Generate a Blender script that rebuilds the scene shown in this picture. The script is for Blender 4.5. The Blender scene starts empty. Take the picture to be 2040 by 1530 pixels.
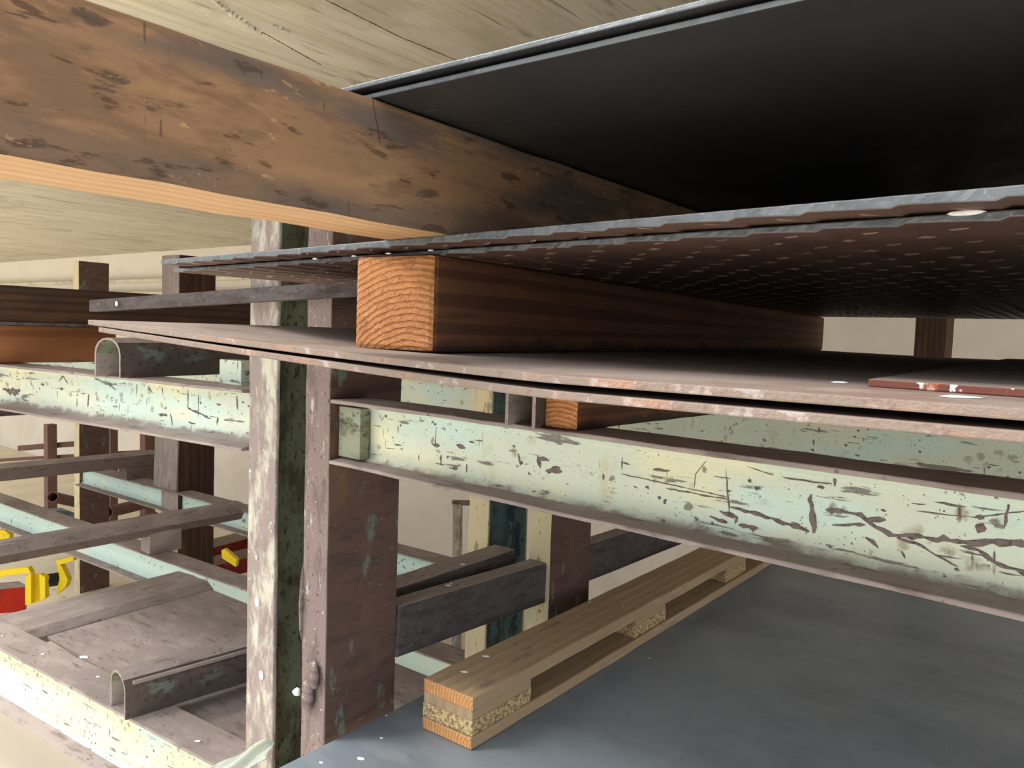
import bpy, math, random
from mathutils import Matrix, Vector
S = bpy.context.scene
C = bpy.context.collection
rnd = random.Random(5)

# ---------------------------------------------------------------- camera
F = 1550.0; EYE = 1.65
def nz(v): v = Vector(v); return v.normalized()
_u = nz((.033, 1, 102/F)); _y = nz((1180, 63.1, -F)); _y = nz(_y - _u*(_y.dot(_u))); _x = _y.cross(_u)
R = Matrix((_x, _y, _u))                      # rows: world axes in camera space
cam = bpy.data.objects.new('camera', bpy.data.cameras.new('camera')); C.objects.link(cam)
cam.matrix_world = Matrix.Translation((0, 0, EYE)) @ R.to_4x4()
cam.data.sensor_width = 36; cam.data.lens = 36*F/2040; cam.data.clip_start = .02
cam.data.dof.use_dof = False
S.camera = cam
# ---------------------------------------------------------------- light
w = bpy.data.worlds.new('sky'); S.world = w; w.use_nodes = True
wt = w.node_tree; bg = wt.nodes['Background']; bg.inputs[1].default_value = 1.75
# overcast sky: brightest overhead, a third of that at the horizon
_tc = wt.nodes.new('ShaderNodeTexCoord'); _sp = wt.nodes.new('ShaderNodeSeparateXYZ'); wt.links.new(_tc.outputs['Generated'], _sp.inputs[0])
_mr = wt.nodes.new('ShaderNodeMapRange'); wt.links.new(_sp.outputs[2], _mr.inputs[0]); _mr.inputs[3].default_value = .4; _mr.inputs[4].default_value = 1.1
_mx = wt.nodes.new('ShaderNodeVectorMath'); _mx.operation = 'SCALE'; _mx.inputs[0].default_value = (.95, .98, 1.0); wt.links.new(_mr.outputs[0], _mx.inputs[3])
wt.links.new(_mx.outputs[0], bg.inputs[0])
sun = bpy.data.objects.new('sun', bpy.data.lights.new('sun', 'SUN')); C.objects.link(sun)
sun.data.energy = 3.0; sun.data.angle = math.radians(25); sun.data.color = (1, .95, .86)   # veiled sun
sun.rotation_euler = Vector((1.1, .75, -1.5)).to_track_quat('-Z', 'Y').to_euler()
S.view_settings.view_transform = 'Standard'; S.view_settings.look = 'None'
S.view_settings.gamma = 1; S.view_settings.use_curve_mapping = False
S.view_settings.exposure = .9

# ---------------------------------------------------------------- materials
def lin(c):
    return tuple(((x/255)/12.92 if x/255 <= .04045 else ((x/255+.055)/1.055)**2.4) for x in c) + (1,)
def mat(name, base, layers=(), rough=.8, metal=0.0, bump=.3, bscale=(80, 80, 80), spec=.3, bdist=.004, rvar=0, edge=False):
    m = bpy.data.materials.new(name); m.use_nodes = True
    nt = m.node_tree; N = nt.nodes; L = nt.links
    b = N['Principled BSDF']; b.inputs['Roughness'].default_value = rough; b.inputs['Metallic'].default_value = metal
    b.inputs['Specular IOR Level'].default_value = spec
    tc = N.new('ShaderNodeTexCoord').outputs['Object']
    def mapping(sc, off=(0, 0, 0)):
        mp = N.new('ShaderNodeMapping'); mp.inputs['Scale'].default_value = sc; mp.inputs['Location'].default_value = off
        L.new(tc, mp.inputs[0]); return mp.outputs[0]
    def noise(sc, det=6, off=0, dist=0.0, ro=.6):
        n = N.new('ShaderNodeTexNoise'); n.inputs['Scale'].default_value = 1; n.inputs['Detail'].default_value = det
        n.inputs['Roughness'].default_value = ro; n.inputs['Distortion'].default_value = dist
        L.new(mapping(sc, (off, off*.7, off*1.3)), n.inputs['Vector']); return n.outputs['Fac']
    def rng(v, lo, hi, a=0, bb=1):
        r = N.new('ShaderNodeMapRange'); r.interpolation_type = 'SMOOTHSTEP'; L.new(v, r.inputs[0])
        r.inputs[1].default_value = lo; r.inputs[2].default_value = hi; r.inputs[3].default_value = a; r.inputs[4].default_value = bb
        return r.outputs[0]
    def mul(a, c):
        x = N.new('ShaderNodeMath'); x.operation = 'MULTIPLY'; L.new(a, x.inputs[0])
        if isinstance(c, float): x.inputs[1].default_value = c
        else: L.new(c, x.inputs[1])
        return x.outputs[0]
    def add(a, c):
        x = N.new('ShaderNodeMath'); x.operation = 'ADD'; L.new(a, x.inputs[0]); L.new(c, x.inputs[1]); return x.outputs[0]
    col = N.new('ShaderNodeRGB'); col.outputs[0].default_value = lin(base); cur = col.outputs[0]
    hsum = None
    for i, l in enumerate(layers):
        kind, c, sc, lo, hi = l[:5]; st = l[5] if len(l) > 5 else 1.0; dep = l[6] if len(l) > 6 else 0.0
        off = 3.1*(i+1) + len(name)
        if kind == 'n': f = rng(noise(sc, 7, off), lo, hi)
        elif kind == 's':                      # gated scattered chips
            v = N.new('ShaderNodeTexVoronoi'); v.inputs['Scale'].default_value = 1
            d = N.new('ShaderNodeTexNoise'); d.inputs['Scale'].default_value = 2.5; d.inputs['Detail'].default_value = 5
            mp = mapping(sc, (off, off, off)); L.new(mp, d.inputs['Vector'])
            mx = N.new('ShaderNodeMix'); mx.data_type = 'VECTOR'; mx.inputs[0].default_value = .42
            L.new(mp, mx.inputs[4]); vm = N.new('ShaderNodeVectorMath'); vm.operation = 'MULTIPLY_ADD'
            L.new(d.outputs['Color'], vm.inputs[0]); vm.inputs[1].default_value = (1.6,)*3; L.new(mp, vm.inputs[2])
            L.new(vm.outputs[0], mx.inputs[5]); L.new(mx.outputs[1], v.inputs['Vector'])
            f = rng(v.outputs['Distance'], lo, hi, 1, 0)
            f = mul(f, rng(noise((sc[0]*.22, sc[1]*.22, sc[2]*.22), 3, off+9), .5, .58))
        elif kind == 'r':                      # growth rings about the length of the timber
            wv = N.new('ShaderNodeTexWave'); wv.wave_type = 'RINGS'; wv.rings_direction = 'X'
            wv.inputs['Scale'].default_value = 1; wv.inputs['Distortion'].default_value = l[7] if len(l) > 7 else 2.0
            wv.inputs['Detail'].default_value = 3; wv.inputs['Detail Scale'].default_value = 1.2
            L.new(mapping(sc, l[8] if len(l) > 8 else (0, 0, 0)), wv.inputs['Vector']); f = rng(wv.outputs['Fac'], lo, hi)
        elif kind == 'z':                      # dust, stain and darker tone along the lower edge
            sp = N.new('ShaderNodeSeparateXYZ'); L.new(tc, sp.inputs[0])
            f = rng(add(sp.outputs[2], mul(noise(sc, 6, off), .06)), lo, hi, 1, 0)
        f = mul(f, float(st))
        mx = N.new('ShaderNodeMix'); mx.data_type = 'RGBA'; L.new(f, mx.inputs[0]); L.new(cur, mx.inputs[6])
        mx.inputs[7].default_value = lin(c); cur = mx.outputs[2]
        if dep:
            h = mul(f, float(dep)); hsum = h if hsum is None else add(hsum, h)
    L.new(cur, b.inputs['Base Color'])
    fine = mul(noise(bscale, 8, 1.7), 1.0)
    if hsum is not None: fine = add(fine, hsum)
    bp = N.new('ShaderNodeBump'); bp.inputs['Strength'].default_value = bump; bp.inputs['Distance'].default_value = bdist
    L.new(fine, bp.inputs['Height']); L.new(bp.outputs[0], b.inputs['Normal'])
    if rvar: L.new(rng(noise((6, 6, 6), 6, 8), .3, .7, rough-rvar, rough+rvar), b.inputs['Roughness'])
    return m

CH = (70, 60, 55)
M = {}
MINT = [
    ('n', (214, 208, 172), (3, 5, 5), .42, .62, .7),
    ('n', (182, 206, 200), (2.5, 4, 7), .5, .64, .8),
    ('n', (176, 160, 126), (9, 14, 6), .6, .74, .5),
    ('n', (122, 104, 82), (9, 60, 60), .67, .72, .75, -.6),
    ('s', (128, 106, 80), (26, 40, 26), .14, .36, .6),
    ('s', CH, (34, 60, 44), .10, .2, .95, -1),
    ('s', CH, (9, 60, 95), .09, .17, .9, -1),
    ('s', CH, (60, 60, 11), .10, .18, .9, -1),
    ('s', (88, 78, 84), (4, 30, 24), .07, .15, .85, -1),
    ('s', CH, (130, 130, 130), .1, .2, .9, -1),
    ('n', (95, 84, 84), (5, 8, 34), .64, .67, .85, -.8), ('n', (100, 88, 86), (2.2, 9, 22), .66, .68, .85, -.8),
    ('s', (104, 92, 86), (22, 40, 24), .1, .2, .8, -1)]
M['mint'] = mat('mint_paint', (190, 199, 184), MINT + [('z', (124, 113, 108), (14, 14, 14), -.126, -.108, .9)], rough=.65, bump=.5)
M['mint_low'] = mat('mint_paint_low_beam', (190, 199, 184), MINT, rough=.65, bump=.5)
M['mint_blue'] = mat('pale_blue_mint_paint', (184, 208, 204), [
    ('n', (212, 214, 190), (3, 5, 5), .5, .66, .7), ('n', (70, 84, 84), (10, 22, 5), .66, .71, .8, -1),
    ('s', (74, 68, 62), (34, 34, 30), .12, .26, .9, -1)], rough=.6)
M['dust'] = mat('dusty_grey_steel', (140, 128, 124), [
    ('n', (156, 145, 140), (6, 12, 12), .45, .62, .8), ('n', (94, 80, 77), (8, 30, 30), .55, .68, .6),
    ('n', (160, 148, 142), (150, 150, 150), .62, .7, .5), ('s', (70, 60, 60), (40, 40, 40), .12, .25, .6)], rough=.9, bump=.55, bscale=(220, 220, 220))
M['dust_dark'] = mat('dark_mauve_rust', (112, 98, 94), [
    ('n', (112, 99, 95), (6, 14, 14), .48, .64, .8), ('n', (66, 54, 52), (14, 40, 40), .55, .68, .7),
    ('n', (140, 126, 120), (160, 160, 160), .6, .7, .4)], rough=.9, bump=.6, bscale=(200, 200, 200))  # mauve rust tone, also used as painted shade under the bars
M['brown'] = mat('brown_rusted_web', (98, 76, 67), [
    ('n', (78, 62, 58), (30, 8, 8), .45, .65, .8), ('n', (118, 88, 68), (4, 9, 9), .5, .68, .7),
    ('n', (112, 124, 116), (5, 12, 12), .585, .64, .75), ('n', (128, 138, 128), (70, 20, 14), .64, .68, .5),
    ('n', (52, 42, 40), (160, 40, 40), .6, .68, .5), ('s', (150, 140, 130), (60, 60, 60), .07, .13, .6)], rough=.85, bump=.6, bscale=(240, 60, 60))
M['flange'] = mat('flaking_cream_flange', (137, 124, 121), [
    ('n', (188, 186, 170), (6, 14, 14), .45, .62, .8, .5), ('n', (172, 182, 168), (12, 30, 30), .55, .66, .5, .4),
    ('n', (124, 110, 107), (14, 40, 40), .53, .62, .7, -.3), ('n', (164, 140, 128), (5, 20, 20), .6, .68, .6),
    ('n', (226, 224, 214), (60, 60, 60), .66, .69, .8), ('n', (100, 88, 86), (90, 80, 80), .64, .68, .5, -.6)], rough=.8, bump=.6, bscale=(70, 120, 120))
M['flange_brown'] = mat('mauve_rusted_flange', (124, 108, 105), [
    ('n', (190, 188, 176), (14, 40, 40), .6, .66, .6, .5), ('n', (101, 86, 83), (9, 30, 30), .5, .62, .8),
    ('n', (212, 208, 200), (80, 90, 90), .64, .68, .7, .5), ('n', (74, 62, 60), (90, 80, 80), .62, .67, .7, -.6)], rough=.8, bump=.9, bscale=(70, 120, 120))
M['flange_cream'] = mat('cream_painted_flange', (208, 194, 158), [
    ('n', (140, 124, 108), (9, 26, 26), .57, .64, .8, -.5), ('n', (172, 178, 158), (5, 14, 14), .55, .66, .7),
    ('s', (96, 84, 72), (30, 44, 44), .14, .26, .9, -1)], rough=.7, bump=.5)
M['green_in'] = mat('grimy_green_paint', (128, 134, 114), [
    ('n', (92, 86, 70), (7, 14, 14), .46, .6, .85), ('n', (130, 140, 120), (9, 26, 26), .58, .66, .7),
    ('n', (60, 52, 42), (26, 60, 60), .57, .64, .8, -.5), ('s', (40, 32, 26), (60, 60, 60), .14, .26, .8)], rough=.75)
M['blue_in'] = mat('dark_blue_green_paint', (104, 126, 130), [
    ('n', (58, 66, 70), (8, 16, 16), .48, .6, .85), ('n', (138, 168, 168), (12, 22, 22), .6, .66, .7),
    ('n', (48, 48, 46), (40, 50, 50), .6, .66, .8)], rough=.7)
M['tube_side'] = mat('dark_green_brown_tube', (80, 72, 68), [
    ('n', (98, 112, 104), (7, 14, 14), .54, .62, .8), ('n', (56, 48, 46), (30, 40, 40), .54, .62, .75, -.4),
    ('n', (96, 80, 76), (5, 8, 8), .55, .66, .6), ('s', (170, 164, 152), (60, 60, 60), .06, .12, .6)], rough=.75, bump=.5)
M['bar_dark'] = mat('dark_steel_bar', (84, 78, 79), [
    ('n', (66, 56, 54), (9, 30, 30), .46, .62, .8), ('n', (108, 104, 104), (26, 60, 60), .58, .66, .55),
    ('n', (46, 40, 40), (60, 90, 90), .58, .64, .6)], rough=.75, bump=.7, bscale=(120, 160, 160))
M['rust_plate'] = mat('rusty_plate_top', (126, 114, 107), [
    ('n', (110, 88, 76), (5, 5, 5), .5, .64, .7), ('n', (146, 126, 119), (8, 8, 8), .5, .64, .6),
    ('n', (80, 66, 62), (34, 120, 60), .6, .68, .7), ('n', (164, 150, 142), (170, 170, 170), .62, .7, .5)], rough=.85, bump=.4, bscale=(200, 200, 200))
M['rust_edge'] = mat('orange_rust_edge', (128, 114, 106), [
    ('n', (158, 122, 104), (14, 14, 14), .54, .66, .6), ('n', (166, 156, 156), (40, 40, 40), .58, .66, .6),
    ('n', (120, 92, 82), (70, 70, 70), .56, .64, .5)], rough=.85, bump=.7, bscale=(260, 260, 260))
M['red_edge'] = mat('red_primer_edge', (106, 60, 50), [
    ('n', (214, 216, 220), (40, 40, 40), .62, .64, .9), ('n', (160, 92, 54), (24, 24, 24), .56, .62, .7)], rough=.7)
M['tread'] = mat('brown_tread_steel', (116, 93, 84), [
    ('n', (98, 79, 73), (7, 7, 7), .48, .62, .8), ('n', (134, 110, 98), (60, 30, 30), .6, .66, .5)], rough=.5, metal=.25, bump=.35, bscale=(150, 150, 150), spec=.4)
M['rib'] = mat('worn_rib_steel', (150, 126, 114), [('n', (100, 80, 72), (40, 40, 40), .45, .6, .7)], rough=.42, metal=.3, bump=.2)  # ribs a paler tone than the plate, for contrast
M['steel_edge'] = mat('sheared_steel_edge', (96, 101, 106), [
    ('n', (78, 83, 88), (30, 60, 60), .5, .62, .8), ('n', (128, 134, 140), (60, 60, 60), .62, .68, .7),
    ('n', (150, 112, 72), (5, 5, 5), .68, .71, .7)], rough=.5, metal=.45, bump=.4, spec=.5)
M['mill'] = mat('blue_black_mill_scale', (68, 69, 73), [
    ('n', (56, 58, 60), (1.2, 2.5, 2.5), .4, .62, .8), ('n', (66, 60, 60), (1, 5, 5), .56, .7, .6),
    ('s', (110, 112, 116), (7, 7, 7), .02, .05, .6)], rough=.42, metal=.55, bump=.08, spec=.5, rvar=.07)
M['mill_top'] = mat('dusty_blue_grey_sheet', (122, 132, 142), [
    ('n', (104, 113, 123), (1.4, 2.6, 2), .42, .62, .85), ('n', (132, 138, 144), (3, 7, 4), .54, .7, .6),
    ('n', (88, 96, 106), (26, 9, 9), .66, .7, .6), ('s', (150, 146, 134), (40, 40, 40), .06, .12, .8),
    ('n', (132, 128, 118), (5, 9, 9), .66, .8, .5)], rough=.48, metal=.0, bump=.1, spec=.6, rvar=.08)
def woodm(name, base, dark, light, ring, extra=(), off=(0, .3, -.2), dist=2.0, st=.6, **k):
    return mat(name, base, [
        ('n', light, (2.5, 14, 14), .48, .64, .7), ('r', dark, ring, .52, .86, st, -.7, dist, off),
        ('n', dark, (5, 110, 110), .56, .68, .5, -.4)] + list(extra), rough=.8, bscale=(14, 170, 170), bump=k.get('bump', .5))
M['timber_old'] = mat('weathered_brown_timber', (126, 97, 72), [
    ('n', (150, 116, 84), (2.4, 9, 9), .46, .66, .7), ('n', (102, 78, 60), (7, 26, 26), .5, .62, .8),
    ('n', (84, 75, 70), (1.6, 9, 9), .52, .62, .85), ('z', (82, 72, 66), (3, 20, 20), .055, .075, .55), ('n', (58, 48, 44), (9, 26, 30), .62, .67, .7), ('n', (64, 48, 38), (16, 80, 70), .6, .66, .75, -.5),
    ('n', (178, 138, 96), (30, 70, 70), .64, .7, .5, .3), ('s', (72, 56, 46), (8, 26, 20), .1, .26, .5, -.5),
    ('s', (46, 38, 34), (70, 60, 9), .06, .12, .6)], rough=.85, bump=.6, bscale=(22, 130, 130))
M['timber_under'] = woodm('fresh_sawn_underside', (194, 158, 120), (172, 134, 96), (206, 174, 138), (.6, 12, 12), st=.4, dist=4)  # paler wood colour paints in light bounced up from the ground
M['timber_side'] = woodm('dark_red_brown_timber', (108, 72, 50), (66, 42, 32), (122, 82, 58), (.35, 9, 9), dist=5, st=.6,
                         extra=[('n', (40, 32, 30), (1.5, 5, 5), .6, .74, .6), ('z', (46, 36, 32), (20, 20, 20), .035, .055, .8)], off=(0, 1.2, 2.4))  # last layer is darker towards the bottom edge
M['timber_end'] = woodm('orange_end_grain', (180, 124, 78), (142, 88, 52), (194, 140, 92), (.5, 34, 34), dist=2.6, st=.6, off=(0, -1.4, 3.4),
                        extra=[('n', (150, 96, 54), (60, 60, 60), .54, .66, .6), ('n', (164, 130, 118), (9, 9, 9), .62, .72, .7)], bump=.9)
M['timber_orange'] = woodm('orange_planed_timber', (150, 98, 62), (122, 76, 48), (164, 110, 72), (.3, 5, 5),
                           extra=[('s', (84, 40, 24), (5, 16, 12), .14, .3, .9)])
M['timber_dark'] = woodm('dark_stained_timber', (62, 44, 34), (38, 28, 24), (88, 58, 38), (.5, 12, 12))
M['pallet'] = woodm('dusty_pallet_wood', (168, 144, 114), (140, 116, 90), (184, 160, 130), (.5, 8, 8), st=.35, dist=5,
                    extra=[('n', (104, 94, 88), (3, 9, 9), .6, .7, .7), ('n', (70, 62, 58), (18, 50, 50), .66, .7, .7)])
M['pallet_end'] = woodm('orange_cut_board_end', (206, 152, 100), (168, 112, 64), (222, 172, 122), (.5, 30, 30))
M['chip'] = mat('pressed_wood_chip', (204, 178, 132), [
    ('n', (168, 136, 92), (80, 90, 90), .52, .6, .7, -1), ('n', (222, 198, 154), (50, 70, 70), .56, .62, .8, .6),
    ('n', (120, 92, 60), (140, 120, 120), .62, .66, .6, -1)], rough=.9, bump=1.0, bdist=.006)
M['ceiling'] = mat('board_marked_concrete', (210, 202, 186), [
    ('n', (198, 186, 158), (26, 1.0, 3), .45, .62, .8), ('n', (226, 218, 198), (9, .6, 3), .5, .64, .7),
    ('n', (144, 130, 100), (12, 2.2, 3), .61, .66, .6), ('n', (118, 106, 84), (60, 1.6, 3), .66, .69, .8, -.8),
    ('n', (166, 158, 138), (2, 2, 2), .5, .7, .6)], rough=.9, bump=.6, bscale=(90, 7, 20), bdist=.008)
M['wall'] = mat('pale_plaster', (226, 219, 208), [('n', (214, 206, 195), (1.4, 1.4, 1.4), .45, .65, .7), ('s', (150, 142, 128), (4, 4, 4), .03, .06, .6)], rough=.95, bump=.15)
M['floor'] = mat('pale_concrete', (222, 212, 194), [('n', (206, 196, 178), (.8, .8, .8), .42, .62, .8), ('n', (150, 142, 126), (6, 6, 6), .62, .7, .5)], rough=.9, bump=.2)
M['yellow'] = mat('yellow_enamel', (236, 206, 20), [('n', (190, 160, 20), (20, 20, 20), .6, .68, .6)], rough=.45)
M['red'] = mat('red_enamel', (206, 52, 36), [('n', (160, 60, 50), (9, 9, 9), .56, .66, .7)], rough=.6)
M['dark_red'] = mat('dark_red_primer', (112, 26, 28), [('n', (138, 86, 76), (9, 9, 9), .6, .7, .6)], rough=.7)
M['black'] = mat('black_rubber', (38, 38, 40), rough=.6)
M['white'] = mat('white_splash', (232, 232, 234), [('n', (200, 204, 216), (200, 200, 200), .5, .66, .6)], rough=.8)
M['film'] = mat('milky_film', (150, 156, 150), [('n', (150, 160, 140), (18, 18, 18), .54, .6, .6)], rough=.4)
M['redbrown'] = mat('red_brown_tube_paint', (112, 84, 78), [('n', (92, 68, 62), (9, 9, 9), .5, .64, .8)], rough=.8)

# ---------------------------------------------------------------- building helpers
WM = {}
def link(name, me, M4, parent=None):
    o = bpy.data.objects.new(name, me); C.objects.link(o)
    if parent is not None:
        o.parent = parent; o.matrix_basis = WM[parent.name].inverted() @ M4
    else: o.matrix_basis = M4
    WM[o.name] = M4.copy(); return o
def tag(o, label=None, cat=None, group=None, kind=None):
    if label: o['label'] = label
    if cat: o['category'] = cat
    if group: o['group'] = group
    if kind: o['kind'] = kind
    return o
def thing(name, loc, label, cat, group=None):
    return tag(link(name, None, Matrix.Translation(loc)), label, cat, group)
def mesh(name, V, Fc, mats, mi=None):
    me = bpy.data.meshes.new(name); me.from_pydata(V, [], Fc)
    for m in mats: me.materials.append(M[m])
    if mi: me.polygons.foreach_set('material_index', mi)
    me.update(); return me
def bevel(o, wd=.002, seg=2):
    if wd:
        b = o.modifiers.new('bevel', 'BEVEL'); b.width = wd; b.segments = seg; b.limit_method = 'ANGLE'; b.angle_limit = .6
        b.harden_normals = False
def bar(name, A, B, prof, mats, parent=None, up=(0, 0, 1), em=None, caps=(0, 0), seg=1, jit=0.0, bw=.002, M4=None, holes=None):
    """profile polygon (y,z) counter-clockwise, swept from A to B; em = material slot per profile edge"""
    A = Vector(A); B = Vector(B); d = B - A; Ln = d.length; x = d.normalized(); u = Vector(up)
    y = u.cross(x).normalized(); z = x.cross(y)
    M4 = Matrix((x, y, z)).transposed().to_4x4(); M4.translation = A
    n = len(prof); V = []; Fc = []; mi = []
    for s in range(seg+1):
        for p in prof:
            V.append((Ln*s/seg + (rnd.uniform(-jit, jit) if s in (0, seg) else 0), p[0] + rnd.uniform(-jit, jit), p[1] + rnd.uniform(-jit, jit)))
    for s in range(seg):
        for i in range(n):
            j = (i+1) % n; a = s*n
            Fc.append((a+i, a+n+i, a+n+j, a+j)); mi.append(em[i] if em else 0)
    Fc.append(tuple(range(n))); mi.append(caps[0])
    Fc.append(tuple(reversed(range(seg*n, seg*n+n)))); mi.append(caps[1])
    me = mesh(name, V, Fc, mats, mi)
    import bmesh
    bm = bmesh.new(); bm.from_mesh(me); bmesh.ops.recalc_face_normals(bm, faces=bm.faces)
    bm.to_mesh(me); bm.free()
    o = link(name, me, M4, parent); bevel(o, bw); return o
def rect(y0, y1, z0, z1): return [(y0, z0), (y1, z0), (y1, z1), (y0, z1)]
def ibeam(wd, h, tf=.011, tw=.008, r=.012):
    """rolled I section, front flange edge at y=0, top at z=0"""
    a = wd/2-tw/2; b = wd/2+tw/2; t = tf
    return [(0, -h), (wd, -h), (wd, -h+t*.8), (b+r, -h+t*1.3), (b, -h+t*1.3+r), (b, -t*1.3-r), (b+r, -t*1.3), (wd, -t*.8), (wd, 0), (0, 0),
            (0, -t*.8), (a-r, -t*1.3), (a, -t*1.3-r), (a, -h+t*1.3+r), (a-r, -h+t*1.3), (0, -h+t*.8)]
IEM = [0, 0, 0, 0, 1, 0, 0, 0, 0, 0, 0, 1, 1, 1, 0, 0]   # web faces are slot 1
IEM = [0, 0, 0, 1, 1, 1, 0, 0, 0, 0, 0, 1, 1, 1, 0, 0]
def beam(name, A, B, parent, wd=.125, h=.168, mats=('dust', 'mint'), **k):
    return bar(name, A, B, ibeam(wd, h), mats, parent, em=IEM, bw=.0025, seg=k.get('seg', 14), jit=k.get('jit', .0011))
def channel(wd, dp, t=.013, web=0):
    """rolled channel, upright; local y = world x (0..wd), local z = world y (0..dp); web at y=0 side or y=wd side"""
    if web == 0: return [(0, 0), (wd, 0), (wd, t), (t, t*1.2), (t, dp-t*1.2), (wd, dp-t), (wd, dp), (0, dp)], [0, 0, 1, 1, 1, 0, 0, 2]
    return [(0, 0), (wd, 0), (wd, dp), (0, dp), (0, dp-t), (wd-t, dp-t*1.2), (wd-t, t*1.2), (0, t)], [0, 2, 0, 0, 1, 1, 1, 0]
def upright(x0, x1, y0, y1, z0, z1, parent, web, mats, name='upright'):
    prof, em = channel(x1-x0, y1-y0, web=web)
    return bar(name, (x0, y0, z0), (x0, y0, z1), prof, mats, parent, up=(0, 1, 0), em=em, bw=.004, seg=30, jit=.0012)
def utube(name, A, B, parent, wd=.13, h=.12, t=.008, mats=('dust', 'tube_side', 'green_in')):
    """inverted U of bent plate, open below; A..B along the crown base line, y from 0..wd"""
    r = wd/2; P1 = []; P2 = []
    rr = r*.8
    for k in range(9):
        a = math.pi*k/8; P1.append((r - r*math.cos(a), h-rr+rr*math.sin(a)))
        P2.append((r-(r-t)*math.cos(a), h-rr+(rr-t)*math.sin(a)))
    prof = [(0, 0)] + P1 + [(wd, 0), (wd-t, 0)] + P2[::-1] + [(t, 0)]
    n = len(prof); em = []
    for i in range(n):
        em.append(2 if i > 11 else 1 if i in (0, 1, 2) or 8 <= i <= 10 else 0)
    return bar(name, A, B, prof, mats, parent, em=em, bw=0, seg=6, jit=.0006)
def box(name, x0, x1, y0, y1, z0, z1, mats, parent=None, bw=.002, **k):
    return bar(name, (x0, y0, z0), (x1, y0, z0), rect(0, y1-y0, 0, z1-z0), mats, parent, bw=bw, **k)
def timber(name, A, B, wd, h, mats, parent=None, seg=24, jit=.0008, em=None, caps=(1, 1), bw=.006):
    """squared timber; A,B bottom line on the +x side for a timber running in +y (local y points to -x)"""
    return bar(name, A, B, rect(0, wd, 0, h), mats, parent, em=em or [0]*4, caps=caps, seg=seg, jit=jit, bw=bw)
SPHV = []
def blob(name, c, s, m, parent, rot=0, seg=10, wob=.18, nrm='z'):
    V = []; Fc = []; rg = 4
    for i in range(rg+1):
        ph = math.pi*i/rg
        for j in range(seg):
            a = 2*math.pi*j/seg; k = 1 + rnd.uniform(-wob, wob)
            V.append((s[0]*k*math.cos(a)*math.sin(ph), s[1]*k*math.sin(a)*math.sin(ph), s[2]*math.cos(ph)))
    for i in range(rg):
        for j in range(seg):
            a = i*seg+j; b = i*seg+(j+1) % seg; Fc.append((a, a+seg, b+seg, b))
    me = mesh(name, V, Fc, [m])
    for p in me.polygons: p.use_smooth = True
    o = link(name, me, Matrix.Translation(c) @ Matrix.Rotation(rot, 4, 'Z'), parent); return o
def cyl(name, A, B, r, m, parent=None, n=16, up=(0, 0, 1), r2=None):
    prof = [(r*math.cos(2*math.pi*i/n), r*math.sin(2*math.pi*i/n)) for i in range(n)]
    if r2:                                         # hollow tube: ring section closed by a seam
        inner = [(r2*math.cos(2*math.pi*i/n), r2*math.sin(2*math.pi*i/n)) for i in range(n)]
        A = Vector(A); B = Vector(B); d = B-A; x = d.normalized(); y = Vector(up).cross(x).normalized(); z = x.cross(y)
        V = []; Fc = []
        for xx in (0, d.length):
            V += [(xx, p[0], p[1]) for p in prof]; V += [(xx, p[0], p[1]) for p in inner]
        for i in range(n):
            j = (i+1) % n
            Fc += [(i, 2*n+i, 2*n+j, j), (n+j, 3*n+j, 3*n+i, n+i), (i, j, n+j, n+i), (2*n+j, 2*n+i, 3*n+i, 3*n+j)]
        M4 = Matrix((x, y, z)).transposed().to_4x4(); M4.translation = A
        o = link(name, mesh(name, V, Fc, [m]), M4, parent)
    else:
        o = bar(name, A, B, prof, [m], parent, up=up, bw=0)
    return o
def at(px, py, x=None, y=None, z=None, d=None):
    """point seen along a line of sight of the survey photo, on a known real plane"""
    r = R @ Vector((px-1020., 765.-py, -F))
    t = x/r[0] if x is not None else y/r[1] if y is not None else (z-EYE)/r[2] if z is not None else d/F
    return r*t + Vector((0, 0, EYE))

# ---------------------------------------------------------------- setting
FZ = -.7; CZ = 2.6
tag(box('floor', -30, 10, -12, 9, FZ-.1, FZ, ['floor'], bw=0), kind='structure')
tag(box('ceiling', -30, 3, .45, 9, CZ, CZ+.2, ['ceiling'], bw=0), kind='structure')
wl = tag(box('wall_back', -30, 3, 5.6, 5.8, FZ, CZ, ['wall'], bw=0), kind='structure')

# ---------------------------------------------------------------- right rack
ZT = 1.465
rr = thing('steel_rack', (-1.6, 1.3, FZ), 'right hand steel rack, long chipped mint I-beam on a brown upright under the rusty plates', 'storage rack')
upright(-1.666, -1.567, 1.30, 1.555, FZ, 2.13, rr, 1, ('flange_brown', 'green_in', 'brown'))
ub = upright(-1.640, -1.544, 2.30, 2.58, FZ, 2.13, rr, 1, ('flange_cream', 'green_in', 'brown'))
upright(1.12, 1.22, 1.20, 1.455, FZ, 2.13, rr, 0, ('flange_brown', 'green_in', 'brown'))
upright(-1.60, -1.50, 4.3, 4.58, FZ, 2.13, rr, 1, ('flange_cream', 'green_in', 'brown'))
upright(-.80, -.655, 4.55, 4.8, FZ, 2.4, rr, 1, ('timber_dark', 'green_in', 'timber_dark'))
fb = beam('shelf_beam', (-1.567, 1.30, ZT), (1.12, 1.105, ZT), rr, h=.166, seg=30)
beam('shelf_beam', (-1.6, 2.30, ZT), (1.12, 2.30, ZT), rr, h=.20, wd=.10)
beam('shelf_beam', (-1.567, 1.30, .33), (.95, 1.22, .33), rr, h=.24)
beam('shelf_beam', (-1.567, 2.30, .33), (1.0, 2.30, .33), rr, h=.2)
beam('shelf_beam', (-1.567, 3.9, .33), (1.0, 3.9, .33), rr, h=.2)
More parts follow.
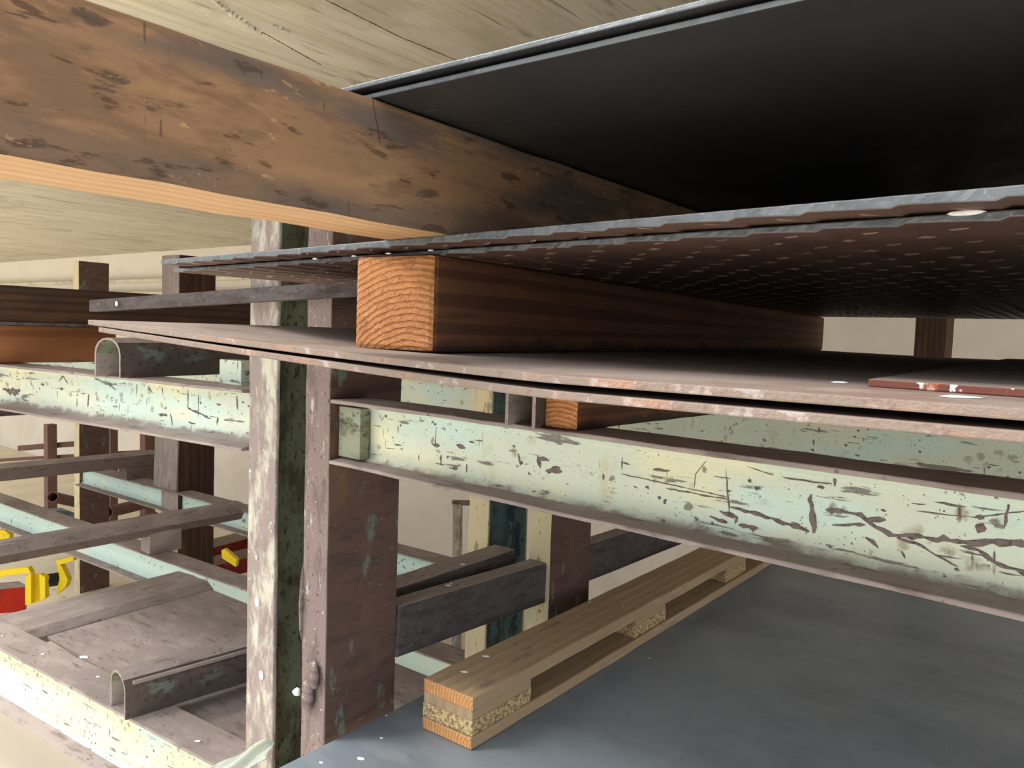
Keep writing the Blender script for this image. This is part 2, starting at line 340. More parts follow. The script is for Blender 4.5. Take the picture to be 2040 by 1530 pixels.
tag(bar('shade_block', (-1.558, 1.322, 1.318), (-1.47, 1.316, 1.318), rect(0, .03, 0, .13), ['green_in'], fb), 'shade at the web end put in as a dark green cleat')  # dark green block stands in for shade at the web's end
# cross bars between the uprights
def crossbar(x, ya, yb, za, zb, parent, wd=.075, h=.15, mats=('bar_dark', 'dust')):
    return bar('cross_bar', (x, ya, za-h), (x, yb, zb-h), rect(0, wd, 0, h), mats, parent, em=[0, 0, 1, 0], bw=.006, seg=6, jit=.001)
crossbar(-1.56, 1.553, 2.302, .855, .822, rr)
crossbar(-1.56, 2.575, 4.3, .83, .79, rr)
w1 = blob('weld_lump', at(612, 1385, y=1.29), (.022, .012, .045), 'flange_brown', rr, wob=.3)
blob('weld_lump', at(625, 1345, y=1.29), (.017, .011, .04), 'flange_brown', rr, wob=.3)
blob('weld_lump', at(592, 1378, y=1.28), (.012, .01, .012), 'white', rr, wob=.3)
blob('weld_lump', at(603, 1200, y=1.30), (.008, .01, .11), 'flange_brown', rr, wob=.3)

# ---------------------------------------------------------------- left rack
lr = thing('steel_rack', (-1.85, 1.3, FZ), 'left hand steel rack with pale top beam and dusty lower shelf', 'storage rack')
upright(-1.918, -1.79, 1.30, 1.555, FZ, 2.13, lr, 0, ('flange', 'green_in', 'brown'))
upright(-1.935, -1.835, 2.30, 2.56, FZ, 2.13, lr, 0, ('flange_cream', 'blue_in', 'brown'))
upright(-7.0, -6.9, 1.16, 1.42, FZ, 2.13, lr, 0, ('flange', 'green_in', 'brown'))
lb = beam('shelf_beam', (-7.0, .905, ZT), (-1.93, 1.285, ZT), lr, h=.176, wd=.13, seg=40)
beam('shelf_beam', (-7.0, 2.30, ZT), (-1.93, 2.30, ZT), lr, h=.18)
beam('shelf_beam', (-7.0, .96, .351), (-1.93, 1.262, .351), lr, h=.26, wd=.14, seg=40, mats=('dust', 'mint_low'))
beam('shelf_beam', (-7.6, 2.17, .303), (-1.93, 2.33, .303), lr, h=.185, wd=.14, mats=('dust', 'mint_blue'), seg=30)
crossbar(-1.70, 1.55, 2.30, .845, .845, lr, wd=.10)
# stub block on rear upper beam
box('spacer_block', *(lambda a, b: (a[0], b[0]))(at(437, 740, y=1.36), at(480, 740, y=1.36)), 1.36, 1.41, ZT, ZT+.075, ['mint', 'dust'], lr, em=[0, 0, 1, 0])
# lower shelf: flat pan, side rail, bars on spacers
tag(box('shelf_pan', -3.6, -1.75, 1.40, 2.19, .285, .297, ['dust'], lr, bw=.001), 'dusty flat steel pan')
r1 = bar('side_rail', (-3.49, 1.24, .33), (-3.53, 2.20, .33), [(0, -.06), (.15, -.06), (.31, -.06), (.31, 0), (.17, .004), (.14, 0), (.05, 0), (.0, -.03)], ['dust'], lr, bw=.006, seg=5)
for (x, ya, yb, z, n) in ((-4.30, .7, 2.87, .52, 0),):
    bar('cross_bar', (x, ya, z-.09), (x+.03, yb, z-.09), [(.03, -.02), (.1, -.02), (.13, .0), (.12, .075), (.10, .09), (.03, .09), (0.01, .08), (0, .03)], ['dust', 'dust_dark'], lr, em=[1, 1, 1, 0, 0, 0, 0, 1], bw=.003)  # darker slot paints the shade on the bar's underside
    bar('spacer_block', (x+.0, 2.27, .303), (x+.01, 2.46, .303), rect(.0, .11, 0, z-.09-.303), ['dust'], lr)
    bar('spacer_block', (x+.0, .98, .351), (x+.01, 1.2, .351), rect(.0, .11, 0, z-.09-.351), ['dust'], lr)

# steel tubes on the left rack
t = utube('steel_tube', (-2.453, 1.215, .352), (-2.30, 2.35, .352), None, wd=.137, h=.142)
tag(t, 'open-ended round-topped steel tube on the bottom left shelf, green inside', 'tube')
bar('lip', (-2.448, 1.24, .494-.032), (-2.296, 2.34, .494-.032), rect(0, .012, 0, .012), ['dust'], t, bw=.002)
t = utube('steel_tube', (-2.483, 1.215, ZT), (-2.66, 2.40, ZT), None, wd=.134, h=.128)
tag(t, 'open-ended round-topped steel tube under the corner of the rusty plates, on the upper left beam', 'tube')
for k in (0,):
    pass
t = utube('steel_tube', (-.876, 1.235, ZT), (-.95, 2.40, ZT), None, wd=.072, h=.123)
tag(t, 'dark narrow steel tube end left of the small timber block under the rusty plates', 'tube')

# ---------------------------------------------------------------- rear rack
br = thing('steel_rack', (-6.9, 3.0, FZ), 'rear steel storage rack far behind, two tall brown uprights and a pale blue beam', 'storage rack')
upright(-6.943, -6.841, 3.0, 3.25, FZ, 2.13, br, 1, ('flange_cream', 'green_in', 'brown'))
upright(-5.555, -5.317, 3.02, 3.31, FZ, 2.13, br, 1, ('dust', 'brown', 'timber_dark'))
beam('shelf_beam', (-6.84, 2.96, .408), (-2.6, 3.04, .408), br, h=.165, wd=.14, mats=('dust', 'mint_blue'))
bar('gusset', (-5.60, 3.005, .41), (-5.57, 3.005, .95), [(-.04, 0), (.28, 0), (.28, .012), (-.04, .012)], ['dust'], br, up=(0, 1, 0))
crossbar(-6.80, 1.2, 3.0, 1.02, 1.02, br, wd=.1, h=.15, mats=('bar_dark', 'bar_dark'))
bar('cross_bar', (-6.10, 1.4, .50), (-5.98, 3.22, .50), [(0, 0), (.13, 0), (.13, .09), (.10, .11), (.02, .11), (0, .09)], ['dust', 'dust_dark'], br, em=[1, 1, 0, 0, 0, 1], bw=.003)  # shade on bottom and sides painted by the darker slot
bar('spacer_block', (-5.98, 2.97, .408), (-5.975, 3.2, .408), rect(0, .13, 0, .092), ['dust_dark'], br)

# ---------------------------------------------------------------- plates
def gridplate(name, x0, x1, y0, y1, zf, t, mats, parent=None, nx=60, ny=24, edge=None, rg=.0, sc=0.0):
    """bowed plate: zf(x,y) = bottom height; slot 0 faces, slot 1 cut edge"""
    V = []; Fc = []; mi = []
    org = Vector((x0(0) if callable(x0) else x0, y0(0), zf(-.4, 1)))
    for k in (0, 1):
        for j in range(ny+1):
            for i in range(nx+1):
                v = j/ny; xx0 = x0(v) if callable(x0) else x0
                x = xx0 + (x1-xx0)*(i/nx)**1.0; ya = y0(x) + (rnd.uniform(-rg, rg) if j == 0 else 0)
                y = ya + (y1-ya)*v
                V.append((x-org[0], y-org[1], zf(x, y)+k*t-org[2] - (sc*((x/.074) % 1.0)**1.5 if j == 0 and k == 0 else 0)))
    N1 = (nx+1)*(ny+1); ix = lambda i, j, k: k*N1+j*(nx+1)+i
    for j in range(ny):
        for i in range(nx):
            Fc.append((ix(i, j, 0), ix(i, j+1, 0), ix(i+1, j+1, 0), ix(i+1, j, 0))); mi.append(0)
            Fc.append((ix(i, j, 1), ix(i+1, j, 1), ix(i+1, j+1, 1), ix(i, j+1, 1))); mi.append(0)
    for i in range(nx):
        Fc.append((ix(i, 0, 0), ix(i+1, 0, 0), ix(i+1, 0, 1), ix(i, 0, 1))); mi.append(1)
        Fc.append((ix(i, ny, 0), ix(i, ny, 1), ix(i+1, ny, 1), ix(i+1, ny, 0))); mi.append(1)
    for j in range(ny):
        Fc.append((ix(0, j, 0), ix(0, j, 1), ix(0, j+1, 1), ix(0, j+1, 0))); mi.append(1)
        Fc.append((ix(nx, j, 0), ix(nx, j+1, 0), ix(nx, j+1, 1), ix(nx, j, 1))); mi.append(1)
    o = link(name, mesh(name, V, Fc, mats, mi), Matrix.Translation(org), parent)
    bevel(o, .0015, 2); return o
def zlow(x, y):
    b = 1.5872
    if x < -.42: b += .041*((-.42-x)/.92)**1.15*fade(x, y)
    return b
def fade(x, y):
    return 1 - .5*min(1, max(0, (y-.62)/.18))*min(1, max(0, (x+1.25)/.3))
def zup(x, y):
    b = 1.6025
    if x < -.42: b += .0375*((-.42-x)/.96)**1.2*fade(x, y)
    return b
g = gridplate('rusty_steel_plate', -1.344, 1.0, lambda x: .62, 3.35, zlow, .0085, ('rust_plate', 'rust_edge'), rg=.0006)
tag(g, 'lower of the two long rusty steel plates, its orange edge sitting on the small timber', 'steel plate', None)
up_ = gridplate('rusty_steel_plate', -1.38, 1.0, lambda x: .62, 3.3, zup, .0085, ('rust_plate', 'rust_edge'), rg=.0006)
tag(up_, 'upper of the two long rusty steel plates, dusty top carrying the thick orange-ended timber', 'steel plate')
# small plate lying on top
V = [(-.172, .772), (.6, .66), (.75, 3.2), (-.26, 3.1), (-.196, 1.464)]
me = mesh('plate', [(x+.172, y-.772, z) for z in (0, .007) for x, y in V], [(4, 3, 2, 1, 0), (5, 6, 7, 8, 9)] + [(i, (i+1) % 5, 5+(i+1) % 5, 5+i) for i in range(5)], ('rust_plate', 'red_edge'), [0, 0, 1, 1, 1, 1, 1])
o = link('rusty_steel_plate', me, Matrix.Translation((-.172, .772, 1.6113))); bevel(o, .001)
tag(o, 'small rusty plate with red-brown edge lying on the upper rusty plate at right', 'steel plate')

# tread plates
def ribs(name, parent, x0, x1, y0, y1, z, M4, edge):
    V = []; Fc = []
    px = .074; py = .05; j = 0; y = y0
    while y < y1:
        x = x0(y) + (px/2 if j % 2 else 0)
        while x < x1:
            a = (.62 if j % 2 else -.55) ; L = .014; W = .0026; H = .0022
            c, s = math.cos(a), math.sin(a); b = len(V)
            if y < edge(x)+.002 or x < -1.5: x += px; continue
            for (u, v, h) in ((-L, 0, 0), (-L*.4, -W, 0), (L*.4, -W, 0), (L, 0, 0), (L*.4, W, 0), (-L*.4, W, 0), (-L*.5, 0, -H), (L*.5, 0, -H)):
                V.append((x+u*c-v*s, y+u*s+v*c, z+h))
            Fc += [(b, b+6, b+1), (b+1, b+6, b+7, b+2), (b+2, b+7, b+3), (b+3, b+7, b+4), (b+4, b+7, b+6, b+5), (b+5, b+6, b)]
            x += px
        y += py; j += 1
    o = link(name, mesh(name, V, Fc, ['rib']), M4, parent); tag(o, 'raised tread ribs', kind='stuff'); return o
def tread(name, x0, y0f, zb, t, label):
    o = gridplate(name, x0, 1.25, y0f, 3.3, lambda x, y: zb, t, ('tread', 'steel_edge'), nx=400, ny=4, rg=.0009, sc=.0028)
    tag(o, label, 'tread plate')
    org = WM[o.name].translation.copy()
    ribs('tread_ribs', o, lambda y: x0+.01, .99, y0f(-.8)-.035 if 0 else .60, 3.28, zb, Matrix.Identity(4), y0f)
    return o
tl = tread('tread_plate', -1.60, lambda x: .745-.094*x, 1.757, .0062, 'lower steel tread plate with ribbed brown underside resting on the orange-ended timber')
tu = tread('tread_plate', -1.553, lambda x: .705-.088*x, 1.7668, .0086, 'upper steel tread plate with grey scalloped edge, under the big weathered timber')
blob('chalk_mark', at(1925, 424, y=.745+.01), (.016, .003, .0026), 'white', tl, wob=.1)
for q_ in (628, 705, 774, 858): blob('chalk_mark', at(q_, 516-(q_-628)*.075, y=.80), (.005, .004, .0014), 'white', tl, wob=.2)

# dark sheets at the top
for k, (z, y, lb_) in enumerate(((1.921, .642, 'lower of two blue-black steel sheets on top of the big weathered timber'),
                                ((1.932), .634, 'upper of two blue-black steel sheets at top right, its bright edge against the ceiling'))):
    o = gridplate('dark_steel_sheet', -.80 - .01*k, .9, lambda x, y=y: y, 3.6, lambda x, yy, z=z: z, .006, ('mill', 'steel_edge'), nx=30, ny=3, rg=.0006)
    tag(o, lb_, 'steel sheet')
# sheet at the bottom
V = [(-1.55, .35), (1.6, .35), (1.6, 4.9), (-1.55, 4.9)]
o = box('dark_steel_sheet', -1.55, 1.1, .35, 4.25, .554, .562, ['mill_top', 'steel_edge'], bw=.001)
tag(o, 'wide dusty blue-grey steel sheet at bottom right under the pallet beam', 'steel sheet')
box('bearer', -1.45, 1.1, 1.80, 1.89, .331, .5535, ['timber_dark'], rr, bw=.003)
box('bearer', -1.45, 1.1, 3.90, 3.99, .331, .5535, ['timber_dark'], rr, bw=.003)

# ---------------------------------------------------------------- timbers
def jag(wd, h): return [(0, 0), (wd, 0), (wd, h), (0, h)]
t2 = timber('square_timber', (-.747, .80, 1.618), (-.935, 3.37, 1.6185), .153, .1385, ('timber_side', 'timber_end'), seg=30, jit=.0008, bw=.009)
tag(t2, 'thick red-brown squared timber with bright orange sawn end, between rusty plates and tread plates', 'timber')
ut = bar('square_timber', (-.70, -.45, 1.7758), (-.70, 3.4, 1.7758), rect(0, .125, 0, .1425), ('timber_old', 'timber_under', 'timber_end'), None, em=[1, 0, 0, 0], caps=(2, 2), seg=60, jit=.0011, bw=.004)
tag(ut, 'big weathered brown timber beam crossing the upper left, its paler underside coloured for light bounced off the ground', 'timber')
st = timber('square_timber', (-.797, 1.262, ZT+.001), (-.70, 2.45, ZT+.001), .08, .1215, ('timber_side', 'timber_end'), bw=.003)
tag(st, 'small squared timber block end standing on the mint beam under the rusty plates', 'timber')
ot = timber('square_timber', (-3.311, -.2, ZT+.002), (-3.43, 1.66, ZT+.002), .16, .148, ('timber_orange', 'timber_end'), bw=.004)
tag(ot, 'smooth orange timber at left edge, resting on the pale top beam', 'timber')
o = box('flat_steel_strip', -3.62, -3.30, -.3, 2.3, 1.616, 1.629, ['bar_dark'], bw=.001)
tag(o, 'thin dark steel plate sandwiched between orange timber and dark timber at left', 'steel plate')
o = timber('square_timber', (-3.305, -.3, 1.630), (-3.32, 2.6, 1.630), .16, .137, ('timber_dark', 'timber_dark'), bw=.003)
tag(o, 'dark stained timber at left edge above the thin steel plate', 'timber')

# angle iron reaching out to the left
ang = bar('angle_bar', at(178, 621, d=2.55), at(730, 588, y=1.285), [(0, 0), (.03, 0), (.03, .004), (.004, .004), (.004, .038), (0, .038)], ['bar_dark'], None, bw=.001, seg=8, jit=.0005)
tag(ang, 'narrow dark angle bar sticking out left beneath the tread plates', 'angle bar')
blob('paint_spot', at(232, 605, d=2.45), (.0085, .003, .0085), 'white', ang)

# ---------------------------------------------------------------- pallet beam
pb = thing('pallet_beam', (-1.24, 1.516, .562), 'pale wooden pallet runner, two boards with spacer blocks, lying on the blue-grey sheet', 'pallet')
PX = .178; ZB = .563
bar('board', (-1.24, 1.512, ZB), (-1.225, 3.75, ZB), rect(0, PX, 0, .033), ('pallet', 'pallet_end'), pb, caps=(1, 1), seg=20, jit=.001, bw=.003)
bar('board', (-1.24, 1.515, ZB+.103), (-1.225, 3.75, ZB+.103), rect(0, PX, 0, .037), ('pallet', 'pallet_end'), pb, caps=(1, 1), seg=20, jit=.001, bw=.003)
for (ya, yb) in ((1.514, 1.78), (2.40, 2.64), (3.22, 3.46)):
    blk = tag(bar('spacer_block', (-1.243, ya, ZB+.033), (-1.243, yb, ZB+.033), rect(0, PX-.006, 0, .042), ('chip',), pb, seg=8, jit=.002, bw=.003), 'rough chipboard block')
    bar('spacer_block', (-1.243, ya+.003, ZB+.075), (-1.243, yb-.003, ZB+.075), rect(0, PX-.004, 0, .028), ('pallet',), pb, bw=.002)

# ---------------------------------------------------------------- splashes on the steel
def spot(parent, px, py, s, **k):
    p = at(px, py, **k)
    ax = (s*.0011, s*.0007, .0012) if 'z' in k else (s*.0007, .0012, s*.001)
    blob('splash', p, ax, 'white', parent, rot=.4 if 'z' in k else 0, wob=.3)
for (px, py, s) in ((968, 1307, 11), (925, 1338, 10), (1240, 1208, 4), (1175, 1200, 4)): spot(pb, px, py, s, z=ZB+.1405)
for (px, py, s) in ((1915, 791, 14), (1675, 762, 7), (463, 659, 0)):
    if s: spot(up_, px, py, s, z=1.6115)
for (px, py, s) in ((718, 1511, 9), (640, 1519, 5), (760, 1470, 4), (770, 1425, 3), (1294, 1310, 3), (1350, 1285, 2)):
    q = at(px, py, z=.5625); blob('splash', q, (s*.0013, s*.0009, .001), 'white', o if 0 else bpy.data.objects['dark_steel_sheet.002'], wob=.3)
for (px, py, s) in ((86, 1303, 9), (168, 1309, 17), (196, 1348, 9), (395, 1476, 9), (5, 1267, 7)):
    spot(lr, px, py, s, z=.3525)
for (px, py, s) in ((310, 1300, 0), (560, 1202, 0)):
    if s: spot(lr, px, py, s, z=.5)
for (px, py, s) in ((512, 1200, 14), (520, 1345, 14), (511, 1110, 7)): spot(lr, px, py, s, y=1.2985)
for (px, py, s) in ((893, 1166, 8), (899, 1163, 4)): spot(rr, px, py, s, z=.862)
for (px, py, s) in ((921, 1124, 10),): spot(lr, px, py, s, z=.846)
for (px, py, s) in ((1760, 917, 5), (980, 814, 4)): spot(rr, px, py, s, z=ZT+.001)
for (px, py, s, y) in ((1910, 424, 26, .86), (1960, 420, 22, .86)): pass

# plastic film at the foot of the left upright
fp = [at(410, 1535, y=1.235), at(470, 1497, y=1.235), at(538, 1468, y=1.225), at(537, 1512, y=1.2), at(500, 1545, y=1.18), at(430, 1560, y=1.2)]
V = []; nn = 12
A0, A1, B0, B1 = fp[0], fp[2], fp[5], fp[3]
for j in range(nn+1):
    for i in range(nn+1):
        u, v = i/nn, j/nn
        p = (A0.lerp(A1, u)).lerp(B0.lerp(B1, u), v) + Vector((0, .012*math.sin(5*u+7*v)+rnd.uniform(-.002, .002), .004*math.sin(9*u)))
        V.append(p - A0)
o = link('plastic_film', mesh('film', V, [(j*(nn+1)+i, j*(nn+1)+i+1, (j+1)*(nn+1)+i+1, (j+1)*(nn+1)+i) for j in range(nn) for i in range(nn)], ['film']), Matrix.Translation(A0))
for p in o.data.polygons: p.use_smooth = True
sm = o.modifiers.new('thick', 'SOLIDIFY'); sm.thickness = .0006
tag(o, 'scrap of milky plastic film at the foot of the left upright, bottom edge', 'plastic film')

# ---------------------------------------------------------------- far background
def seg_(name, a, b, d, hpx, m, parent, db=None, th=None):
    A = at(*a, d=d); B = at(*b, d=db or d); h = hpx*d/F
    return bar(name, A, B, rect(-(th or h)/2, (th or h)/2, -h/2, h/2), [m], parent, bw=.003)
ff = thing('pipe_frame', at(100, 1000, d=8.5), 'brown welded pipe frame far behind, left of the rear uprights', 'frame')
for (a, b, h) in (((38, 893), (150, 884), 10), ((-20, 918), (290, 899), 6), ((-20, 937), (300, 917), 8)): seg_('rail', a, b, 8.5, h, 'redbrown', ff)
for (x, w_) in ((100, 18), (224, 15), (294, 21)):
    A = at(x, 845, d=8.4); B = Vector((A[0], A[1], FZ)); ww = w_*8.4/F
    bar('post', B, A, rect(-ww/2, ww/2, -ww/2, ww/2), ['redbrown'], ff, up=(0, 1, 0), bw=.004)
# hooked pole near the wall
hp = thing('hooked_pole', at(915, 1095, d=5.2), 'grey pole with bent top leaning beside the cream rear upright', 'pole')
A = at(916, 1100, d=5.2); B = at(912, 1003, d=5.2); cyl('pole', (A[0], A[1], FZ), B, .032, 'flange', hp)
cyl('hook', B + Vector((-.04, 0, 0)), B + Vector((.09, .02, .015)), .018, 'dust_dark', hp)
# pipes on the back wall
pz = []
for k, (za, rad) in enumerate(((2.02, .035), (1.86, .06), (2.2, .03))):
    c = cyl('wall_pipe', (-26, 5.46, za), (-6, 5.46, za), rad, 'ceiling')
    tag(c, ('cream pipe along the far wall, middle of three', 'thickest and lowest cream pipe along the far wall', 'thin topmost cream pipe along the far wall')[k], 'pipe')

# yellow roller bracket and red frames near the floor
yb_ = thing('roller_bracket', at(90, 1200, d=5.6), 'bright yellow steel bracket holding a black roller behind the lower left shelf', 'bracket')
def plate(name, pts, d, th, m, parent):
    P = [at(px, py, d=d) for px, py in pts]; n = (R @ Vector((0, 0, -1))); c = P[0]
    V = [p - c for p in P] + [p - c + n*th for p in P]; k = len(P)
    me = mesh(name, V, [tuple(range(k)), tuple(reversed(range(k, 2*k)))] + [(i, k+i, k+(i+1) % k, (i+1) % k) for i in range(k)], [m])
    q = link(name, me, Matrix.Translation(c), parent); bevel(q, .002); return q
D = 5.6
plate('side_plate', [(50, 1150), (62, 1142), (62, 1203), (50, 1206)], D, .05, 'yellow', yb_)
plate('side_plate', [(78, 1143), (90, 1150), (90, 1192), (80, 1198)], D, .05, 'yellow', yb_)
plate('web_plate', [(60, 1144), (82, 1144), (82, 1197), (60, 1203)], D+.08, .02, 'yellow', yb_)
plate('end_plate', [(112, 1120), (122, 1128), (135, 1155), (130, 1170), (112, 1185), (118, 1150)], D+.1, .06, 'yellow', yb_)
plate('arm', [(-10, 1138), (55, 1130), (62, 1142), (20, 1146), (-10, 1152)], D+.05, .05, 'yellow', yb_)
plate('arm', [(108, 1118), (145, 1108), (147, 1117), (118, 1126)], D+.1, .05, 'yellow', yb_)
cyl('roller', at(88, 1158, d=D+.06), at(116, 1153, d=D+.14), .048, 'black', yb_)
for k, (pts, d, lab) in enumerate((([(-15, 1056), (8, 1056), (19, 1064), (19, 1084), (-15, 1086)], 5.9, 'yellow hexagonal lug at the far left edge below the pale beam'),
                   ([(386, 1056), (395, 1052), (395, 1102), (386, 1104)], 6.2, 'narrow upright yellow strip right of the far brown upright'),
                   ([(441, 1096), (448, 1094), (472, 1115), (470, 1130), (442, 1112)], 5.6, 'yellow triangular lug in front of the dark red frame'))):
    q = plate('yellow_lug', pts, d, .05, 'yellow', None); tag(q, lab, 'lug')
q = bar('red_beam', at(-60, 1188, d=5.9), at(46, 1178, d=6.2), rect(-.1, .1, -.13, .06), ['red', 'dust'], None, em=[0, 0, 1, 0])
tag(q, 'bright red steel box beam at the left edge beside the yellow bracket', 'beam')
q = bar('red_beam', at(385, 1112, d=6.6), at(640, 1042, d=7.6), rect(-.02, .22, -.07, .05), ['dark_red', 'rust_edge'], None, em=[0, 0, 1, 0])
tag(q, 'dark red steel beam behind the left rack, beneath the pale wall', 'beam')
q = bar('red_beam', at(400, 1140, d=6.0), at(640, 1080, d=7.0), rect(-.02, .22, -.09, .03), ['dark_red', 'rust_edge'], None, em=[0, 0, 1, 0])
tag(q, 'nearer dark red beam, lower of two, partly hidden by the left upright', 'beam')
for k, (a, b, d, rad, lab) in enumerate((((105, 990), (150, 1000), 7.0, .05, 'short brown pipe lying behind the pale upright, farthest left'),
                        ((216, 1020), (300, 1000), 7.2, .055, 'brown pipe lying right of the rear upright'),
                        ((225, 1050), (310, 1025), 6.8, .03, 'thin grey-brown pipe in front of the brown pipe'))):
    q = cyl('steel_pipe', at(*a, d=d), at(*b, d=d+.5), rad, 'redbrown', r2=rad*.8); tag(q, lab, 'pipe')
q = bar('green_plate', at(30, 1030, d=6.9), at(150, 1022, d=7.3), rect(0, .3, -.1, 0), ['blue_in'], None)
tag(q, 'dark blue-green steel piece under the rear bar at left', 'steel piece')

# ---------------------------------------------------------------- rust scars, cracks
M['scar'] = mat('flaked_rust_scar', (118, 106, 106), [('n', (84, 72, 70), (90, 90, 90), .48, .6, .8)], rough=.9, bump=1, bscale=(220, 220, 220))
M['ridge'] = mat('white_plaster_ridge', (214, 208, 196), [('n', (150, 140, 124), (60, 60, 60), .52, .6, .7)], rough=.95, bump=1)
def scars(name, lines, parent, p0, nrm, m, th, wob=.7, kind='stuff'):
    """thin raised flakes lying on the plane through p0 with the given outward normal"""
    n = Vector(nrm).normalized(); p0 = Vector(p0); V = []; Fc = []; E0 = Vector((0, 0, EYE))
    for wpx, pts in lines:
        Q = []
        for px, py in pts:
            rr_ = R @ Vector((px-1020., 765.-py, -F)); t_ = (p0-E0).dot(n)/rr_.dot(n); Q.append((E0 + rr_*t_, t_))
        P = []
        for (a, ta), (b, tb) in zip(Q, Q[1:]):
            k = max(2, int((b-a).length/.008))
            for i in range(k): P.append((a.lerp(b, i/k), ta+(tb-ta)*i/k))
        P.append(Q[-1]); d0 = (P[-1][0]-P[0][0]).normalized(); base = len(V)
        for i, (p, t_) in enumerate(P):
            d = (P[min(i+1, len(P)-1)][0]-P[max(i-1, 0)][0]); d = d.normalized() if d.length > 1e-6 else d0
            sd = n.cross(d); e = 1 if 0 < i < len(P)-1 else .3
            hw = wpx*t_*.5*e; j = rnd.uniform(-.3, .3)*hw
            a_ = hw*rnd.uniform(1-wob, 1+wob)+j; b_ = hw*rnd.uniform(1-wob, 1+wob)-j
            V += [p+sd*a_, p+n*th+sd*a_*.5, p+n*th-sd*b_*.5, p-sd*b_]
        for i in range(len(P)-1):
            for c in range(3):
                Fc.append((base+i*4+c, base+i*4+c+1, base+i*4+c+5, base+i*4+c+4))
    V = [v-p0 for v in V]
    q = link(name, mesh(name, V, Fc, [m]), Matrix.Translation(p0), parent); tag(q, kind=kind); return q
k4 = lambda pts: [(1000+.51*a, 740+.51*b) for a, b in pts]
k6 = lambda pts: [(580+.294*a, 700+.294*b) for a, b in pts]
k2 = lambda pts: [(.245*a, 720+.245*b) for a, b in pts]
RB = [(2, k4([(465, 400), (880, 490)])), (3, k4([(640, 455), (780, 482), (880, 500)])), (3, k4([(875, 380), (882, 470), (888, 560)])),
      (8, k4([(850, 545), (920, 570), (910, 595)])), (7, k4([(890, 530), (1010, 560), (1100, 590), (1200, 625)])), (9, k4([(1207, 480), (1212, 560), (1218, 632)])),
      (9, k4([(1265, 540), (1400, 562), (1460, 612), (1540, 645)])), (5, k4([(1540, 650), (1640, 680), (1700, 720), (1780, 762)])), (5, k4([(1290, 600), (1420, 600)])),
      (12, k4([(1530, 635), (1700, 655), (1860, 668), (2060, 676)])), (9, k4([(1790, 680), (1860, 700), (1920, 745), (2060, 795)])), (5, k4([(1600, 515), (1655, 520)])),
      (5, k4([(1690, 510), (1760, 522), (1815, 530)])), (2.5, k4([(1620, 545), (1740, 560), (1850, 570), (2050, 545)])), (5, k4([(1985, 485), (1972, 560), (1962, 610)])),
      (22, k4([(1850, 600), (1890, 620)])), (9, k4([(1850, 565), (1885, 575)])), (2, k4([(750, 460), (757, 400), (800, 347), (900, 350), (1000, 385), (1060, 405)])),
      (3, k4([(1100, 415), (1200, 430), (1290, 440)])), (6, k4([(1300, 392), (1300, 450)])), (3, k4([(320, 262), (430, 275), (550, 290)])),
      (7, k4([(140, 330), (150, 378)])), (6, k4([(145, 338), (185, 350)])), (7, k4([(170, 388), (235, 390)])), (7, k4([(195, 374), (228, 376)])), (5, k4([(62, 320), (72, 368)])),
      (11, k4([(812, 568), (880, 590)])), (9, k4([(925, 598), (1000, 612)])), (6, k4([(395, 400), (396, 425)])), (5, k4([(515, 448), (530, 456)])), (7, k4([(560, 452), (575, 460)])),
      (7, k4([(608, 490), (622, 494)])), (5, k4([(590, 383), (655, 388)])), (8, k4([(1420, 648), (1470, 690)])), (3, k4([(465, 355), (500, 365)])), (9, k4([(1420, 575), (1500, 580)])),
      (6, k4([(1130, 590), (1165, 600)])), (5, k4([(1480, 540), (1500, 548)])), (7, k4([(1560, 700), (1575, 730)])),
      (2.5, k6([(985, 512), (975, 640)])), (6, k6([(955, 628), (1010, 638)])), (7, k6([(1120, 632), (1180, 655)])), (4, k6([(725, 500), (725, 552)])), (4, k6([(655, 518), (657, 546)])),
      (3, k6([(597, 420), (615, 470), (632, 442)])), (3, k6([(560, 500), (612, 510)])), (6, k6([(462, 595), (508, 612)])), (2, k6([(640, 590), (642, 655), (710, 662)])),
      (3, k6([(865, 700), (866, 738)])), (6, k6([(1018, 700), (1012, 770)])), (6, k6([(1190, 765), (1188, 818)])), (6, k6([(1070, 788), (1130, 795)])), (5, k6([(1205, 612), (1245, 620)])),
      (4, k6([(430, 490), (428, 550)])), (2, k6([(465, 490), (466, 550)])), (5, k6([(1500, 635), (1515, 655)])), (3, k6([(1475, 672), (1530, 675)])), (6, k6([(1550, 742), (1570, 765)]))]
A_ = Vector((-1.567, 1.30, ZT)); B_ = Vector((1.12, 1.105, ZT)); nn_ = Vector((B_-A_)).cross(Vector((0, 0, 1))).normalized()
scars('rust_scars', RB, fb, A_ - nn_*(.0585-.0004), nn_, 'scar', .0007)
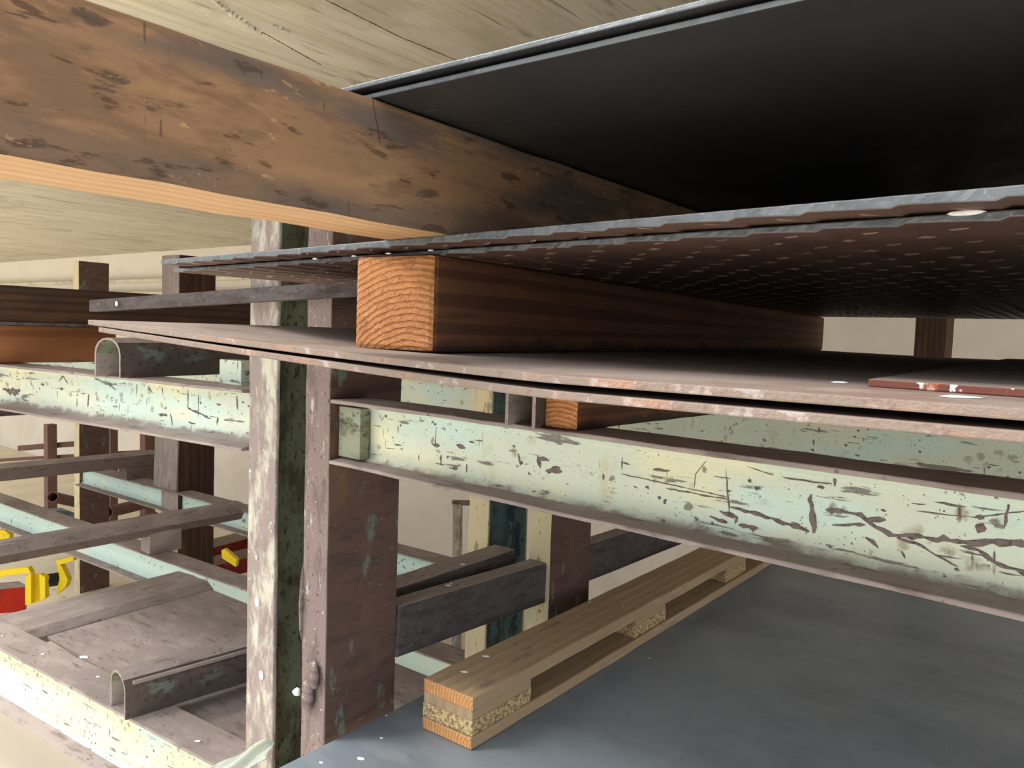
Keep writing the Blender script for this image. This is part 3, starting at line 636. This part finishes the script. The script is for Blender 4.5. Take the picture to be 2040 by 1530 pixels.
LB = [(3.5, k2([(1530, 200), (1530, 380), (1640, 430), (1720, 470)])), (2.5, k2([(1615, 265), (1610, 450)])), (3, k2([(1318, 200), (1325, 272)])), (2, k2([(1115, 150), (1110, 270)])),
      (3.5, k2([(722, 265), (714, 372)])), (2.5, k2([(1205, 200), (1240, 260)])), (2.5, k2([(875, 180), (945, 235)])), (3, k2([(1925, 280), (1930, 392)])), (2.5, k2([(1820, 475), (1990, 492)])),
      (5, k2([(1290, 430), (1360, 442)])), (3, k2([(1530, 495), (1590, 505)])), (4, k2([(1772, 450), (1764, 520)])), (2.5, k2([(625, 295), (625, 372)])), (6, k2([(20, 228), (165, 240)])),
      (3, k2([(212, 70), (245, 95), (330, 82)])), (3, k2([(478, 165), (510, 115), (552, 180)])), (3, k2([(1660, 575), (1740, 577)])), (2.5, k2([(1385, 420), (1402, 520)])), (7, k2([(60, 250), (150, 262)])),
      (4, k2([(480, 215), (515, 230)])), (3.5, k2([(1755, 232), (1805, 258)])), (4, k2([(1340, 385), (1352, 370)])), (4, k2([(1760, 345), (1795, 350)])), (3, k2([(250, 170), (260, 195)])), (4, k2([(330, 190), (360, 188)]))]
A_ = Vector((-7.0, .905, ZT)); B_ = Vector((-1.93, 1.285, ZT)); nn_ = Vector((B_-A_)).cross(Vector((0, 0, 1))).normalized()
scars('rust_scars', LB, lb, A_ - nn_*(.061-.0004), nn_, 'scar', .0008)
M['crack'] = mat('dark_wood_crack', (48, 34, 28), rough=.95)
scars('crack', [(2, [(742, 192), (745, 215), (752, 250), (754, 270), (758, 292)])], ut, (-.6997, 1, 1.8), (1, 0, 0), 'crack', .0003)
cl = bpy.data.objects['ceiling']
scars('plaster_ridge', [(14, [(405, -20), (440, 10), (470, 32), (520, 66)]), (9, [(545, 48), (575, 62)])], cl, (0, 0, CZ), (0, 0, -1), 'ridge', .006)
scars('ceiling_crack', [(3, [(610, -20), (700, 25), (800, 75), (925, 126)]), (2.5, [(480, 40), (560, 85), (640, 130)])], cl, (0, 0, CZ), (0, 0, -1), 'crack', .0006)
